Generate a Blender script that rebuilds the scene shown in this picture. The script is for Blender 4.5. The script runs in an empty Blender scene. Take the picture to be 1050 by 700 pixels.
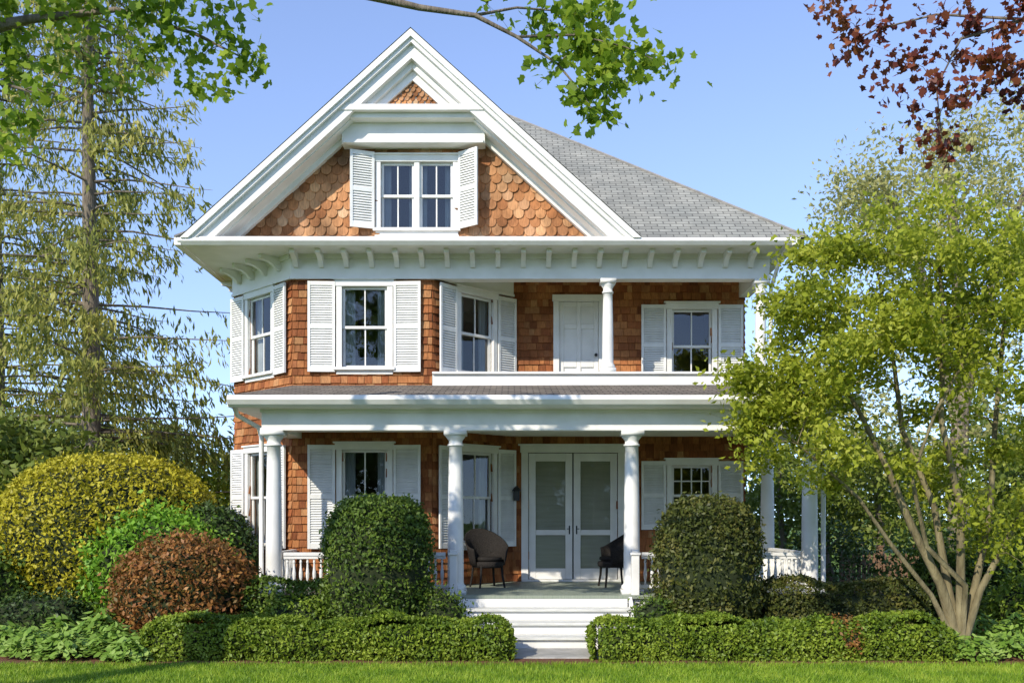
import bpy, math, random
import numpy as np
from mathutils import Matrix, Vector
random.seed(7); rng=np.random.default_rng(7)
scene=bpy.context.scene
CAMY=-15.4; CH=1.93; FPX=1000.0
def S(px,py,Y):
    d=Y-CAMY
    return ((px-525)*d/FPX, Y, CH+(529-py)*d/FPX)

# ---------------------------------------------------------------- materials
def newmat(n):
    m=bpy.data.materials.new(n); m.use_nodes=True
    nt=m.node_tree; nt.nodes.clear()
    return m,nt,nt.nodes,nt.links
def ramp(N,stops):
    r=N.new('ShaderNodeValToRGB'); e=r.color_ramp.elements
    e[0].position=stops[0][0]; e[0].color=(*stops[0][1],1)
    e[1].position=stops[-1][0]; e[1].color=(*stops[-1][1],1)
    for p,c in stops[1:-1]:
        x=e.new(p); x.color=(*c,1)
    return r
def simple(name,c1,c2=None,scale=3,rough=.6,bump=.1,bscale=40,metal=0,spec=.4,stretch=None):
    m,nt,N,L=newmat(name)
    out=N.new('ShaderNodeOutputMaterial'); b=N.new('ShaderNodeBsdfPrincipled')
    L.new(b.outputs[0],out.inputs[0])
    b.inputs['Roughness'].default_value=rough; b.inputs['Metallic'].default_value=metal
    b.inputs['Specular IOR Level'].default_value=spec
    tc=N.new('ShaderNodeTexCoord'); vec=tc.outputs['Object']
    if stretch:
        mp=N.new('ShaderNodeMapping'); mp.inputs['Scale'].default_value=stretch
        L.new(vec,mp.inputs[0]); vec=mp.outputs[0]
    n=N.new('ShaderNodeTexNoise'); n.inputs['Scale'].default_value=scale; n.inputs['Detail'].default_value=3
    L.new(vec,n.inputs['Vector'])
    r=ramp(N,[(.3,c1),(.7,c2 or c1)]); L.new(n.outputs[0],r.inputs[0]); L.new(r.outputs[0],b.inputs['Base Color'])
    if bump>=.15:
        n2=N.new('ShaderNodeTexNoise'); n2.inputs['Scale'].default_value=bscale; n2.inputs['Detail'].default_value=1
        L.new(vec,n2.inputs['Vector'])
        bp=N.new('ShaderNodeBump'); bp.inputs['Strength'].default_value=bump; bp.inputs['Distance'].default_value=.02
        L.new(n2.outputs[0],bp.inputs['Height']); L.new(bp.outputs[0],b.inputs['Normal'])
    return m
def foliage(name,cols,nscale=1.2,trans=.3,rough=.5):
    m,nt,N,L=newmat(name)
    out=N.new('ShaderNodeOutputMaterial'); b=N.new('ShaderNodeBsdfPrincipled')
    b.inputs['Roughness'].default_value=rough; b.inputs['Specular IOR Level'].default_value=.3
    g=N.new('ShaderNodeNewGeometry'); tc=N.new('ShaderNodeTexCoord')
    n=N.new('ShaderNodeTexNoise'); n.inputs['Scale'].default_value=nscale; n.inputs['Detail'].default_value=1
    L.new(tc.outputs['Object'],n.inputs['Vector'])
    a=N.new('ShaderNodeMath'); a.operation='MULTIPLY_ADD'; a.inputs[1].default_value=.55
    L.new(g.outputs['Random Per Island'],a.inputs[0])
    s=N.new('ShaderNodeMath'); s.operation='MULTIPLY_ADD'; s.inputs[1].default_value=1.2; s.inputs[2].default_value=-.38
    L.new(n.outputs[0],s.inputs[0]); L.new(s.outputs[0],a.inputs[2])
    k=len(cols)
    r=ramp(N,[(i/(k-1),c) for i,c in enumerate(cols)]); L.new(a.outputs[0],r.inputs[0])
    L.new(r.outputs[0],b.inputs['Base Color'])
    t=N.new('ShaderNodeBsdfTranslucent'); L.new(r.outputs[0],t.inputs[0])
    mx=N.new('ShaderNodeMixShader'); mx.inputs[0].default_value=trans
    L.new(b.outputs[0],mx.inputs[1]); L.new(t.outputs[0],mx.inputs[2]); L.new(mx.outputs[0],out.inputs[0])
    return m
def shingle_mat(name,cols,stain=.5):
    m,nt,N,L=newmat(name)
    out=N.new('ShaderNodeOutputMaterial'); b=N.new('ShaderNodeBsdfPrincipled'); L.new(b.outputs[0],out.inputs[0])
    b.inputs['Roughness'].default_value=.8; b.inputs['Specular IOR Level'].default_value=.2
    g=N.new('ShaderNodeNewGeometry'); tc=N.new('ShaderNodeTexCoord')
    r=ramp(N,[(i/(len(cols)-1),c) for i,c in enumerate(cols)]); L.new(g.outputs['Random Per Island'],r.inputs[0])
    n=N.new('ShaderNodeTexNoise'); n.inputs['Scale'].default_value=1.3; n.inputs['Detail'].default_value=4
    L.new(tc.outputs['Object'],n.inputs['Vector'])
    r2=ramp(N,[(.38,(stain,stain*.95,stain*.9)),(.6,(1,1,1))]); L.new(n.outputs[0],r2.inputs[0])
    mp=N.new('ShaderNodeMapping'); mp.inputs['Scale'].default_value=(60,60,4); L.new(tc.outputs['Object'],mp.inputs[0])
    n3=N.new('ShaderNodeTexNoise'); n3.inputs['Scale'].default_value=1; n3.inputs['Detail'].default_value=2; L.new(mp.outputs[0],n3.inputs['Vector'])
    r3=ramp(N,[(.3,(.68,.68,.68)),(.7,(1.1,1.1,1.1))]); L.new(n3.outputs[0],r3.inputs[0])
    m1=N.new('ShaderNodeMixRGB'); m1.blend_type='MULTIPLY'; m1.inputs[0].default_value=1
    m2=N.new('ShaderNodeMixRGB'); m2.blend_type='MULTIPLY'; m2.inputs[0].default_value=1
    L.new(r.outputs[0],m1.inputs[1]); L.new(r2.outputs[0],m1.inputs[2])
    L.new(m1.outputs[0],m2.inputs[1]); L.new(r3.outputs[0],m2.inputs[2]); L.new(m2.outputs[0],b.inputs['Base Color'])
    return m
def roof_mat(name,c1,c2,cm,bw=.3,rh=.14):
    m,nt,N,L=newmat(name)
    out=N.new('ShaderNodeOutputMaterial'); b=N.new('ShaderNodeBsdfPrincipled'); L.new(b.outputs[0],out.inputs[0])
    b.inputs['Roughness'].default_value=.9; b.inputs['Specular IOR Level'].default_value=.2
    uv=N.new('ShaderNodeUVMap'); 
    br=N.new('ShaderNodeTexBrick'); br.inputs['Scale'].default_value=1; br.inputs['Brick Width'].default_value=bw
    br.inputs['Row Height'].default_value=rh; br.inputs['Mortar Size'].default_value=.010; br.inputs['Bias'].default_value=0
    br.inputs['Color1'].default_value=(*c1,1); br.inputs['Color2'].default_value=(*c2,1); br.inputs['Mortar'].default_value=(*cm,1)
    L.new(uv.outputs[0],br.inputs['Vector'])
    n=N.new('ShaderNodeTexNoise'); n.inputs['Scale'].default_value=1.4; n.inputs['Detail'].default_value=8; L.new(uv.outputs[0],n.inputs['Vector'])
    r=ramp(N,[(.3,(.72,.73,.71)),(.7,(1.15,1.12,1.05))]); L.new(n.outputs[0],r.inputs[0])
    mx=N.new('ShaderNodeMixRGB'); mx.blend_type='MULTIPLY'; mx.inputs[0].default_value=1
    L.new(br.outputs['Color'],mx.inputs[1]); L.new(r.outputs[0],mx.inputs[2]); L.new(mx.outputs[0],b.inputs['Base Color'])
    bp=N.new('ShaderNodeBump'); bp.inputs['Strength'].default_value=.6; bp.inputs['Distance'].default_value=.02; bp.invert=True
    L.new(br.outputs['Fac'],bp.inputs['Height']); L.new(bp.outputs[0],b.inputs['Normal'])
    return m
def glass_mat(name='window_glass',ior=1.7,bump=.25):
    m,nt,N,L=newmat(name)
    out=N.new('ShaderNodeOutputMaterial')
    gl=N.new('ShaderNodeBsdfGlossy'); gl.inputs['Roughness'].default_value=.02; gl.inputs[0].default_value=(1,1,1,1)
    tr=N.new('ShaderNodeBsdfTransparent'); tr.inputs[0].default_value=(.85,.9,.9,1)
    fr=N.new('ShaderNodeFresnel'); fr.inputs[0].default_value=ior
    tc=N.new('ShaderNodeTexCoord'); n=N.new('ShaderNodeTexNoise'); n.inputs['Scale'].default_value=2.0
    L.new(tc.outputs['Object'],n.inputs['Vector'])
    bp=N.new('ShaderNodeBump'); bp.inputs['Strength'].default_value=bump; bp.inputs['Distance'].default_value=.02
    L.new(n.outputs[0],bp.inputs['Height']); L.new(bp.outputs[0],gl.inputs['Normal'])
    mx=N.new('ShaderNodeMixShader'); L.new(fr.outputs[0],mx.inputs[0]); L.new(tr.outputs[0],mx.inputs[1]); L.new(gl.outputs[0],mx.inputs[2])
    L.new(mx.outputs[0],out.inputs[0]); return m

M={}
M['white']=simple('white_paint',(.70,.69,.65),(.82,.81,.78),scale=2.5,rough=.5,bump=.06)
M['white2']=simple('shutter_paint',(.68,.68,.65),(.80,.80,.77),scale=5,rough=.55,bump=.05)
M['ceil']=simple('porch_ceiling_paint',(.72,.71,.58),(.80,.78,.66),scale=2,bump=.05)
M['cedar']=shingle_mat('cedar_shingles',[(.22,.07,.025),(.40,.145,.05),(.52,.22,.08),(.32,.10,.035),(.58,.30,.13)],.62)
M['scale']=shingle_mat('fishscale_shingles',[(.34,.14,.055),(.56,.26,.11),(.68,.38,.19),(.44,.18,.07),(.70,.46,.27)],.36)
M['roof']=roof_mat('asphalt_shingles',(.26,.26,.24),(.36,.36,.33),(.14,.14,.13),.22,.11)
M['proof']=roof_mat('porch_roof_shingles',(.15,.13,.11),(.23,.20,.17),(.06,.05,.05),.2,.16)
M['glass']=glass_mat()
M['dglass']=glass_mat('door_glass',1.4,.1)
M['curtain']=simple('curtain_cloth',(.45,.45,.45),(.62,.62,.61),scale=2,rough=.9,bump=.1)
M['blind']=simple('door_blind',(.48,.44,.34),(.56,.52,.41),scale=1.5,rough=.9,bump=.3,bscale=60,stretch=(1,1,12))
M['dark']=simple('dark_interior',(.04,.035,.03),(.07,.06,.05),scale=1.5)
M['found']=simple('stone_foundation',(.2,.19,.17),(.3,.28,.25),scale=6,bump=.5,bscale=12)
M['floor']=simple('porch_floor_paint',(.22,.26,.20),(.30,.33,.26),scale=3,rough=.5,stretch=(12,1,1))
M['step']=simple('step_paint',(.52,.52,.48),(.72,.72,.67),scale=4,rough=.6,bump=.2,stretch=(1,8,8))
M['wicker']=simple('dark_wicker',(.012,.010,.009),(.035,.03,.026),scale=60,rough=.7,bump=.8,bscale=90,spec=.2)
M['metal']=simple('black_metal',(.02,.02,.02),(.03,.03,.03),rough=.4)
M['bark']=simple('grey_bark',(.10,.08,.06),(.24,.20,.15),scale=6,rough=.9,bump=.8,bscale=18,stretch=(2,2,.5))
M['bark2']=simple('mossy_bark',(.11,.09,.045),(.26,.22,.12),scale=5,rough=.9,bump=.6,bscale=20,stretch=(2,2,.6))
M['mulch']=simple('bark_mulch',(.07,.028,.014),(.22,.09,.04),scale=30,rough=.95,bump=1,bscale=50)
M['stone']=simple('path_stone',(.30,.29,.26),(.44,.42,.38),scale=4,rough=.9,bump=.4,bscale=20)
M['fence']=simple('fence_wood',(.16,.09,.05),(.28,.17,.10),scale=8,rough=.9,bump=.5,stretch=(6,6,1))
M['lawn']=simple('lawn',(.06,.13,.012),(.16,.26,.03),scale=1.6,rough=.9,bump=.1)
M['grass']=foliage('grass_blades',[(.07,.16,.010),(.24,.38,.025),(.46,.54,.07)],1.7,.35)
M['box']=foliage('boxwood_leaves',[(.05,.10,.01),(.17,.25,.02),(.34,.42,.05)],2.5,.25)
M['yew']=foliage('yew_leaves',[(.03,.065,.010),(.09,.15,.018),(.19,.26,.035)],2.5,.2)
M['yew2']=foliage('bronze_yew_leaves',[(.03,.04,.010),(.08,.10,.018),(.18,.16,.04)],2.5,.2)
M['gold']=foliage('golden_leaves',[(.18,.18,.012),(.44,.39,.02),(.62,.56,.05)],2.2,.25)
M['azal']=foliage('red_bronze_leaves',[(.07,.10,.015),(.28,.11,.035),(.46,.24,.06)],3,.25)
M['lime']=foliage('lime_leaves',[(.08,.20,.014),(.20,.40,.03),(.34,.52,.07)],1.5,.35)
M['holly']=foliage('holly_leaves',[(.02,.045,.010),(.05,.09,.018),(.12,.18,.035)],2,.1)
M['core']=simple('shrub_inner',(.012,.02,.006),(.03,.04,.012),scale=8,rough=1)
M['dog']=foliage('yellow_green_leaves',[(.16,.21,.015),(.38,.43,.035),(.58,.60,.10)],.9,.5)
M['pale']=foliage('pale_spring_leaves',[(.28,.28,.08),(.46,.45,.16),(.60,.55,.26)],.5,.45)
M['spruce']=foliage('spruce_needles',[(.09,.13,.025),(.32,.33,.06),(.55,.50,.14)],.5,.4)
M['maple']=foliage('maple_leaves',[(.08,.16,.012),(.24,.36,.03),(.44,.53,.06)],1.0,.5)
M['red']=foliage('purple_leaves',[(.07,.016,.014),(.18,.045,.025),(.38,.14,.05)],1.2,.4)
M['wood']=foliage('woodland_leaves',[(.06,.10,.015),(.16,.21,.03),(.32,.34,.08)],.15,.3)
M['hosta']=foliage('hosta_leaves',[(.10,.20,.02),(.24,.38,.06),(.42,.54,.16)],3,.3)

# ---------------------------------------------------------------- object helpers
W={}
def reg(o,mat=None):
    scene.collection.objects.link(o); mat=mat or Matrix.Identity(4)
    o.matrix_basis=mat; W[o.name]=mat.copy(); return o
def par(c,p):
    c.parent=p; c.matrix_parent_inverse=Matrix.Identity(4)
    c.matrix_basis=W[p.name].inverted()@W[c.name]
def empty(name,loc,label,cat,group=None):
    o=bpy.data.objects.new(name,None); o.empty_display_size=.3
    reg(o,Matrix.Translation(loc)); o['label']=label; o['category']=cat
    if group:o['group']=group
    return o
def tag(o,label,cat,group=None):
    o['label']=label;o['category']=cat
    if group:o['group']=group
class MB:
    def __init__(s): s.v=[];s.f=[];s.m=[];s.uv={}
    def add(s,vs,fs,mi=0):
        b=len(s.v); s.v+= [tuple(x) for x in vs]
        for f in fs: s.f.append(tuple(b+i for i in f)); s.m.append(mi)
    def box(s,x0,x1,y0,y1,z0,z1,mi=0):
        s.add([(x0,y0,z0),(x1,y0,z0),(x1,y1,z0),(x0,y1,z0),(x0,y0,z1),(x1,y0,z1),(x1,y1,z1),(x0,y1,z1)],
              [(3,2,1,0),(4,5,6,7),(0,1,5,4),(1,2,6,5),(2,3,7,6),(3,0,4,7)],mi)
    def prism_y(s,poly,y0,y1,mi=0):
        n=len(poly)
        s.add([(x,y0,z) for x,z in poly]+[(x,y1,z) for x,z in poly],
              [tuple(range(n)),tuple(range(2*n-1,n-1,-1))]+[(i,(i+1)%n,n+(i+1)%n,n+i)[::-1] for i in range(n)],mi)
    def prism_x(s,poly,x0,x1,mi=0):
        n=len(poly)
        s.add([(x0,y,z) for y,z in poly]+[(x1,y,z) for y,z in poly],
              [tuple(range(n))[::-1],tuple(range(n,2*n))]+[(i,(i+1)%n,n+(i+1)%n,n+i) for i in range(n)],mi)
    def lathe(s,prof,c=(0,0,0),seg=24,mi=0):
        b=[]
        for r,z in prof:
            b+=[(c[0]+r*math.cos(2*math.pi*i/seg),c[1]+r*math.sin(2*math.pi*i/seg),c[2]+z) for i in range(seg)]
        fs=[]
        for k in range(len(prof)-1):
            for i in range(seg):
                j=(i+1)%seg; fs.append((k*seg+i,k*seg+j,(k+1)*seg+j,(k+1)*seg+i))
        fs.append(tuple(range(seg))[::-1]); fs.append(tuple((len(prof)-1)*seg+i for i in range(seg)))
        s.add(b,fs,mi)
    def tube(s,pts,rad,seg=7,mi=0):
        pts=[Vector(p) for p in pts]; n=len(pts); b=[]
        up=Vector((.13,.21,1)).normalized()
        for k,p in enumerate(pts):
            d=(pts[min(k+1,n-1)]-pts[max(k-1,0)])
            d=d.normalized() if d.length>1e-6 else Vector((0,0,1))
            a=d.cross(up) 
            if a.length<.2: a=d.cross(Vector((1,0,.1)))
            a.normalize(); c=d.cross(a); r=rad[k]
            for i in range(seg):
                t=2*math.pi*i/seg; b.append(p+a*(math.cos(t)*r)+c*(math.sin(t)*r))
        fs=[]
        for k in range(n-1):
            for i in range(seg):
                j=(i+1)%seg; fs.append((k*seg+i,k*seg+j,(k+1)*seg+j,(k+1)*seg+i))
        fs.append(tuple(range(seg))); fs.append(tuple((n-1)*seg+i for i in range(seg))[::-1])
        s.add(b,fs,mi)
    def obj(s,name,mats,mat=None,smooth=False,bevel=0,origin=None):
        v=s.v
        if origin is not None: v=[(x-origin[0],y-origin[1],z-origin[2]) for x,y,z in v]; mat=Matrix.Translation(origin)
        me=bpy.data.meshes.new(name); me.from_pydata(v,[],s.f)
        for mm in (mats if isinstance(mats,list) else [mats]): me.materials.append(mm)
        if any(s.m): me.polygons.foreach_set('material_index',s.m)
        if smooth: me.polygons.foreach_set('use_smooth',[True]*len(me.polygons))
        me.update()
        o=bpy.data.objects.new(name,me); reg(o,mat)
        if bevel:
            b=o.modifiers.new('b','BEVEL'); b.width=bevel; b.segments=2; b.limit_method='ANGLE'; b.angle_limit=.6
        return o
def uvobj(name,polys,mat):
    v=[];f=[];uvs=[]
    for P in polys:
        P=[Vector(p) for p in P]; b=len(v); v+=[tuple(p) for p in P]; f.append(tuple(range(b,b+len(P))))
        n=(P[1]-P[0]).cross(P[2]-P[0]).normalized(); u=Vector((0,0,1)).cross(n).normalized(); w=n.cross(u)
        uvs+=[((p-P[0]).dot(u),(p-P[0]).dot(w)) for p in P]
    me=bpy.data.meshes.new(name); me.from_pydata(v,[],f); me.materials.append(mat)
    l=me.uv_layers.new(name='UVMap')
    for i,t in enumerate(uvs): l.data[i].uv=t
    o=bpy.data.objects.new(name,me); return reg(o)

def rnd_frames(n,nb=None,bias=0):
    a=rng.normal(size=(n,3))
    if nb is not None: a=a/np.linalg.norm(a,axis=1,keepdims=True)*(1-bias)+nb*bias
    a/=np.linalg.norm(a,axis=1,keepdims=True)+1e-9
    t=np.cross(a,rng.normal(size=(n,3))); t/=np.linalg.norm(t,axis=1,keepdims=True)+1e-9
    return a,t,np.cross(a,t)
MAPLE=[(0,-.8),(.65,-.55),(.55,-.08),(1.0,.25),(.46,.48),(0,1.15),(-.46,.48),(-1.0,.25),(-.55,-.08),(-.65,-.55)]
RH=[(-1,0),(0,-.52),(1,0),(0,.52)]
def leafset(P,size,shape=RH,nb=None,bias=0,var=.35,tdir=None):
    P=np.asarray(P); n=len(P); a,t,b=rnd_frames(n,nb,bias)
    if tdir is not None:
        t=tdir/np.linalg.norm(tdir,axis=1,keepdims=True); b=np.cross(a,t); b/=np.linalg.norm(b,axis=1,keepdims=True)+1e-9
    s=size*(1+var*rng.uniform(-1,1,size=(n,1)))
    k=len(shape); V=np.zeros((n,k,3))
    for i,(x,y) in enumerate(shape): V[:,i]=P+t*(x*s)+b*(y*s)+a*(s*.25*(abs(x)-.5))
    return V
def leafmesh(name,sets,mat,origin=(0,0,0),mats=None,extra=None):
    verts=[];loops=[];starts=[];tot=[];base=0;ls=0
    for V in sets:
        n,k,_=V.shape; verts.append(V.reshape(-1,3)); loops.append(np.arange(n*k)+base)
        starts.append(np.arange(n)*k+ls); tot.append(np.full(n,k)); base+=n*k; ls+=n*k
    mi=[np.zeros(sum(len(x) for x in tot),int)]
    if extra:
        ev,ef=extra; ev=np.array(ev); verts.append(ev)
        for f in ef:
            loops.append(np.array(f)+base); starts.append(np.array([ls])); tot.append(np.array([len(f)])); ls+=len(f)
        mi.append(np.ones(len(ef),int))
    verts=np.concatenate(verts)-np.array(origin); loops=np.concatenate(loops); starts=np.concatenate(starts); tot=np.concatenate(tot)
    me=bpy.data.meshes.new(name); me.vertices.add(len(verts)); me.vertices.foreach_set('co',verts.astype('f').ravel())
    me.loops.add(len(loops)); me.loops.foreach_set('vertex_index',loops.astype('i'))
    me.polygons.add(len(starts)); me.polygons.foreach_set('loop_start',starts.astype('i'))
    try: me.polygons.foreach_set('loop_total',tot.astype('i'))
    except Exception: pass
    me.materials.append(mat)
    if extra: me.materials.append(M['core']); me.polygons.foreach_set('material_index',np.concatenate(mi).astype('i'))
    me.update(calc_edges=True); me.validate()
    o=bpy.data.objects.new(name,me); return reg(o,Matrix.Translation(origin))
def lump(P,f,ph=0):
    x,y,z=P[:,0]*f,P[:,1]*f,P[:,2]*f
    return (np.sin(x*1.7+y*.9+ph)+np.sin(y*2.1-z*1.3+ph*2)+np.sin(z*1.9+x*1.1+ph*3)+.6*np.sin(3.7*x+2.9*z+ph)+.6*np.sin(4.1*y-3.3*x+2*z))/4.2

# ---------------------------------------------------------------- camera, light, world
cam=bpy.data.cameras.new('camera'); co=bpy.data.objects.new('camera',cam); scene.collection.objects.link(co)
co.location=(0,CAMY,CH); co.rotation_euler=(math.radians(90),0,0)
cam.sensor_width=36; cam.lens=36*FPX/1050; cam.shift_y=(529-350)/1050; cam.clip_end=1000
scene.camera=co
EL=math.radians(33); AZ=math.radians(34)
ts=Vector((-math.sin(AZ)*math.cos(EL),-math.cos(AZ)*math.cos(EL),math.sin(EL)))
sl=bpy.data.lights.new('sun','SUN'); sl.energy=5.0; sl.angle=math.radians(.5); sl.color=(1,.92,.78)
so=bpy.data.objects.new('sun',sl); scene.collection.objects.link(so); so.rotation_euler=ts.to_track_quat('Z','Y').to_euler()
w=bpy.data.worlds.new('World'); scene.world=w; w.use_nodes=True
nt=w.node_tree; bg=nt.nodes['Background']; sky=nt.nodes.new('ShaderNodeTexSky'); sky.sky_type='NISHITA'; sky.sun_disc=False
sky.sun_elevation=EL; sky.sun_rotation=math.pi+AZ; sky.air_density=1.0; sky.dust_density=.1; sky.ozone_density=1.6
tc=nt.nodes.new('ShaderNodeTexCoord'); mp=nt.nodes.new('ShaderNodeMapping'); mp.inputs['Location'].default_value=(0,0,.13); mp.inputs['Scale'].default_value=(1,1,.85)
nv=nt.nodes.new('ShaderNodeVectorMath'); nv.operation='NORMALIZE'
nt.links.new(tc.outputs['Generated'],mp.inputs[0]); nt.links.new(mp.outputs[0],nv.inputs[0]); nt.links.new(nv.outputs[0],sky.inputs[0])
hs=nt.nodes.new('ShaderNodeHueSaturation'); hs.inputs['Saturation'].default_value=1.0; hs.inputs['Value'].default_value=1.95; hs.inputs['Hue'].default_value=.512
nt.links.new(sky.outputs[0],hs.inputs['Color']); nt.links.new(hs.outputs[0],bg.inputs[0]); bg.inputs[1].default_value=.15
scene.view_settings.view_transform='Standard'; scene.view_settings.look='None'; scene.view_settings.exposure=0

# ---------------------------------------------------------------- ground
def sheet(name,x0,x1,y0,y1,z,mat):
    m=MB(); m.add([(x0,y0,z),(x1,y0,z),(x1,y1,z),(x0,y1,z)],[(0,1,2,3)]); o=m.obj(name,mat); o['kind']='structure'; return o
sheet('ground',-250,250,-100,400,0,M['lawn'])
mb=MB()
n=60
fr=[(-7.2+i*16.6/n,-2.74+.06*math.sin(i*1.3)+.05*math.sin(i*.47)) for i in range(n+1)]
mb.add([(x,y,.006) for x,y in fr]+[(9.4,3,.006),(-7.2,3,.006)],[tuple(range(n+3))])
o=mb.obj('flower_bed',M['mulch']); o['kind']='structure'
mb=MB()
mb.box(-.05,1.25,-2.2,-1.26,-.05,.022)
o=mb.obj('path',M['stone'],bevel=.01); o['kind']='structure'

# ---------------------------------------------------------------- HOUSE
house=empty('house',(-.4,4.5,0),'cedar shingle house with white trim, front gable and pillared porch','house')
def hp(o): par(o,house); return o
FL=.71
def frame(ox,oy,deg): return Matrix.Translation((ox,oy,0))@Matrix.Rotation(math.radians(deg),4,'Z')
k=1.39; AL=k*math.sqrt(2)
FR=frame(-3.80,1.5,0); RT=frame(-1.386,1.5,45); LT=frame(-5.19,2.89,-45); REC=frame(.004,2.89,0)
LS=frame(-5.19,10,-90); RS=frame(4.35,2.89,90); BK=frame(4.35,10,180)
def wall(F,L,z0,z1,holes,shing=True):
    m=MB()
    xs=sorted({0,L,*[h[0] for h in holes],*[h[1] for h in holes]}); zs=sorted({z0,z1,*[h[2] for h in holes],*[h[3] for h in holes]})
    for i in range(len(xs)-1):
        for j in range(len(zs)-1):
            cx=(xs[i]+xs[i+1])/2; cz=(zs[j]+zs[j+1])/2
            if any(h[0]<cx<h[1] and h[2]<cz<h[3] for h in holes): continue
            a,b,c,d=xs[i],xs[i+1],zs[j],zs[j+1]
            m.add([(a,0,c),(b,0,c),(b,0,d),(a,0,d)],[(0,1,2,3)],1); m.add([(a,.12,c),(b,.12,c),(b,.12,d),(a,.12,d)],[(3,2,1,0)],2)
    for a,b,c,d in holes:
        V=[(a,0,c),(b,0,c),(b,0,d),(a,0,d),(a,.12,c),(b,.12,c),(b,.12,d),(a,.12,d)]
        m.add(V,[(0,1,5,4),(1,2,6,5),(2,3,7,6),(3,0,4,7)],1)
    if shing:
        e=.135; z=z0
        while z<z1-.02:
            x=-random.uniform(0,.1)
            top=min(z+e+.01,z1)
            while x<L:
                wd=random.uniform(.09,.19); a=max(x,0); b=min(x+wd-.007,L); cx=(a+b)/2; cz=z+e/2
                if b-a>.02 and not any(h[0]-.05<cx<h[1]+.05 and h[2]-.05<cz<h[3]+.05 for h in holes):
                    dz=random.uniform(-.006,.006); yo=-.028-random.uniform(0,.010)
                    m.add([(a,-.002,z+dz),(b,-.002,z+dz),(b,yo,z+dz),(a,yo,z+dz),(a,-.002,top),(b,-.002,top),(b,-.008,top),(a,-.008,top)],
                          [(0,1,2,3),(7,6,5,4),(3,2,6,7),(1,5,6,2),(0,3,7,4)],0)
                x+=wd
            z+=e
    o=m.obj('wall',[M['cedar'],M['cedar'],M['dark']],F); return hp(o)

mesh_cache={}
def shutter(F,x0,w,z0,h,ry=0,hinge='l',yo=-.045):
    key=(round(w,2),round(h,2))
    if key not in mesh_cache:
        m=MB(); st=.045; T=.035
        m.box(0,st,-T,0,0,h); m.box(w-st,w,-T,0,0,h)
        for a,b in [(0,.09),(h*.5-.035,h*.5+.035),(h-.07,h)]: m.box(st,w-st,-T+.003,-.003,a,b)
        for a,b in [(.09,h*.5-.035),(h*.5+.035,h-.07)]:
            nn=int((b-a)/.042)
            for i in range(nn):
                z=a+(i+.5)*(b-a)/nn
                m.add([(st,-.032,z-.02),(w-st,-.032,z-.02),(w-st,-.006,z+.018),(st,-.006,z+.018),
                       (st,-.026,z-.024),(w-st,-.026,z-.024),(w-st,0-.001,z+.014),(st,-.001,z+.014)],[(0,1,2,3),(7,6,5,4),(0,4,5,1)])
        m.add([(st,-.0005,.05),(w-st,-.0005,.05),(w-st,-.0005,h-.05),(st,-.0005,h-.05)],[(0,1,2,3)])
        o=m.obj('shutter',M['white2']); mesh_cache[key]=o.data; bpy.data.objects.remove(o)
    o=bpy.data.objects.new('shutter',mesh_cache[key])
    if hinge=='r': T=Matrix.Translation((x0,yo,z0))@Matrix.Translation((w,0,0))@Matrix.Rotation(ry,4,'Z')@Matrix.Translation((-w,0,0))
    else: T=Matrix.Translation((x0,yo,z0))@Matrix.Rotation(ry,4,'Z')
    reg(o,F@T); return hp(o)
def window(F,x0,x1,z0,z1,nx=2,nz=2,curtain=True,units=1,casw=.1,split=.5):
    c=casw; m=MB()
    m.box(x0-c,x0,-.055,.1,z0,z1); m.box(x1,x1+c,-.055,.1,z0,z1)
    m.box(x0-c-.02,x1+c+.02,-.07,.1,z1,z1+.11); m.box(x0-c-.05,x1+c+.05,-.10,.1,z1+.11,z1+.14)
    m.box(x0-c-.04,x1+c+.04,-.11,.1,z0-.05,z0); m.box(x0-c,x1+c,-.05,0,z0-.12,z0-.05)
    uw=(x1-x0)/units
    for u in range(1,units): m.box(x0+u*uw-.045,x0+u*uw+.045,-.045,.1,z0,z1)
    fr=m.obj('window',M['white'],F,bevel=.006); hp(fr)
    s=MB(); g=MB()
    for u in range(units):
        a=x0+u*uw+(.045 if u>0 else 0); b=x0+(u+1)*uw-(.045 if u<units-1 else 0); zm=z0+(z1-z0)*split; t=.045
        for (c0,d0,yy) in [(z0,zm+.02,.045),(zm-.02,z1,.015)]:
            s.box(a,a+t,yy,yy+.03,c0,d0); s.box(b-t,b,yy,yy+.03,c0,d0)
            s.box(a+t,b-t,yy+.001,yy+.029,c0,c0+t); s.box(a+t,b-t,yy+.001,yy+.029,d0-t,d0)
            for i in range(1,nx):
                x=a+(b-a)*i/nx; s.box(x-.011,x+.011,yy+.003,yy+.027,c0+t,d0-t)
            for j in range(1,nz-1):
                z=c0+(d0-c0)*j/(nz-1); s.box(a+t,b-t,yy+.005,yy+.025,z-.011,z+.011)
            g.add([(a+t,yy+.015,c0+t),(b-t,yy+.015,c0+t),(b-t,yy+.015,d0-t),(a+t,yy+.015,d0-t)],[(0,1,2,3)])
    so_=s.obj('sash',M['white'],F); par(so_,fr)
    go=g.obj('glass_pane',M['glass'],F); par(go,fr)
    if curtain:
        q=MB(); n=40
        for u in range(units):
            a=x0+u*uw; b=a+uw
            for (xa,xb) in [(a,a+uw*.26),(b-uw*.24,b)]:
                vs=[]
                for i in range(n+1):
                    x=xa+(xb-xa)*i/n; y=.15+.018*math.sin(i*1.1)+.008*math.sin(i*2.7); vs+=[(x,y,z0),(x,y,z1)]
                q.add(vs,[(2*i,2*i+2,2*i+3,2*i+1) for i in range(n)])
        qo=q.obj('curtain',M['curtain'],F,smooth=True); par(qo,fr)
    return fr

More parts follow.
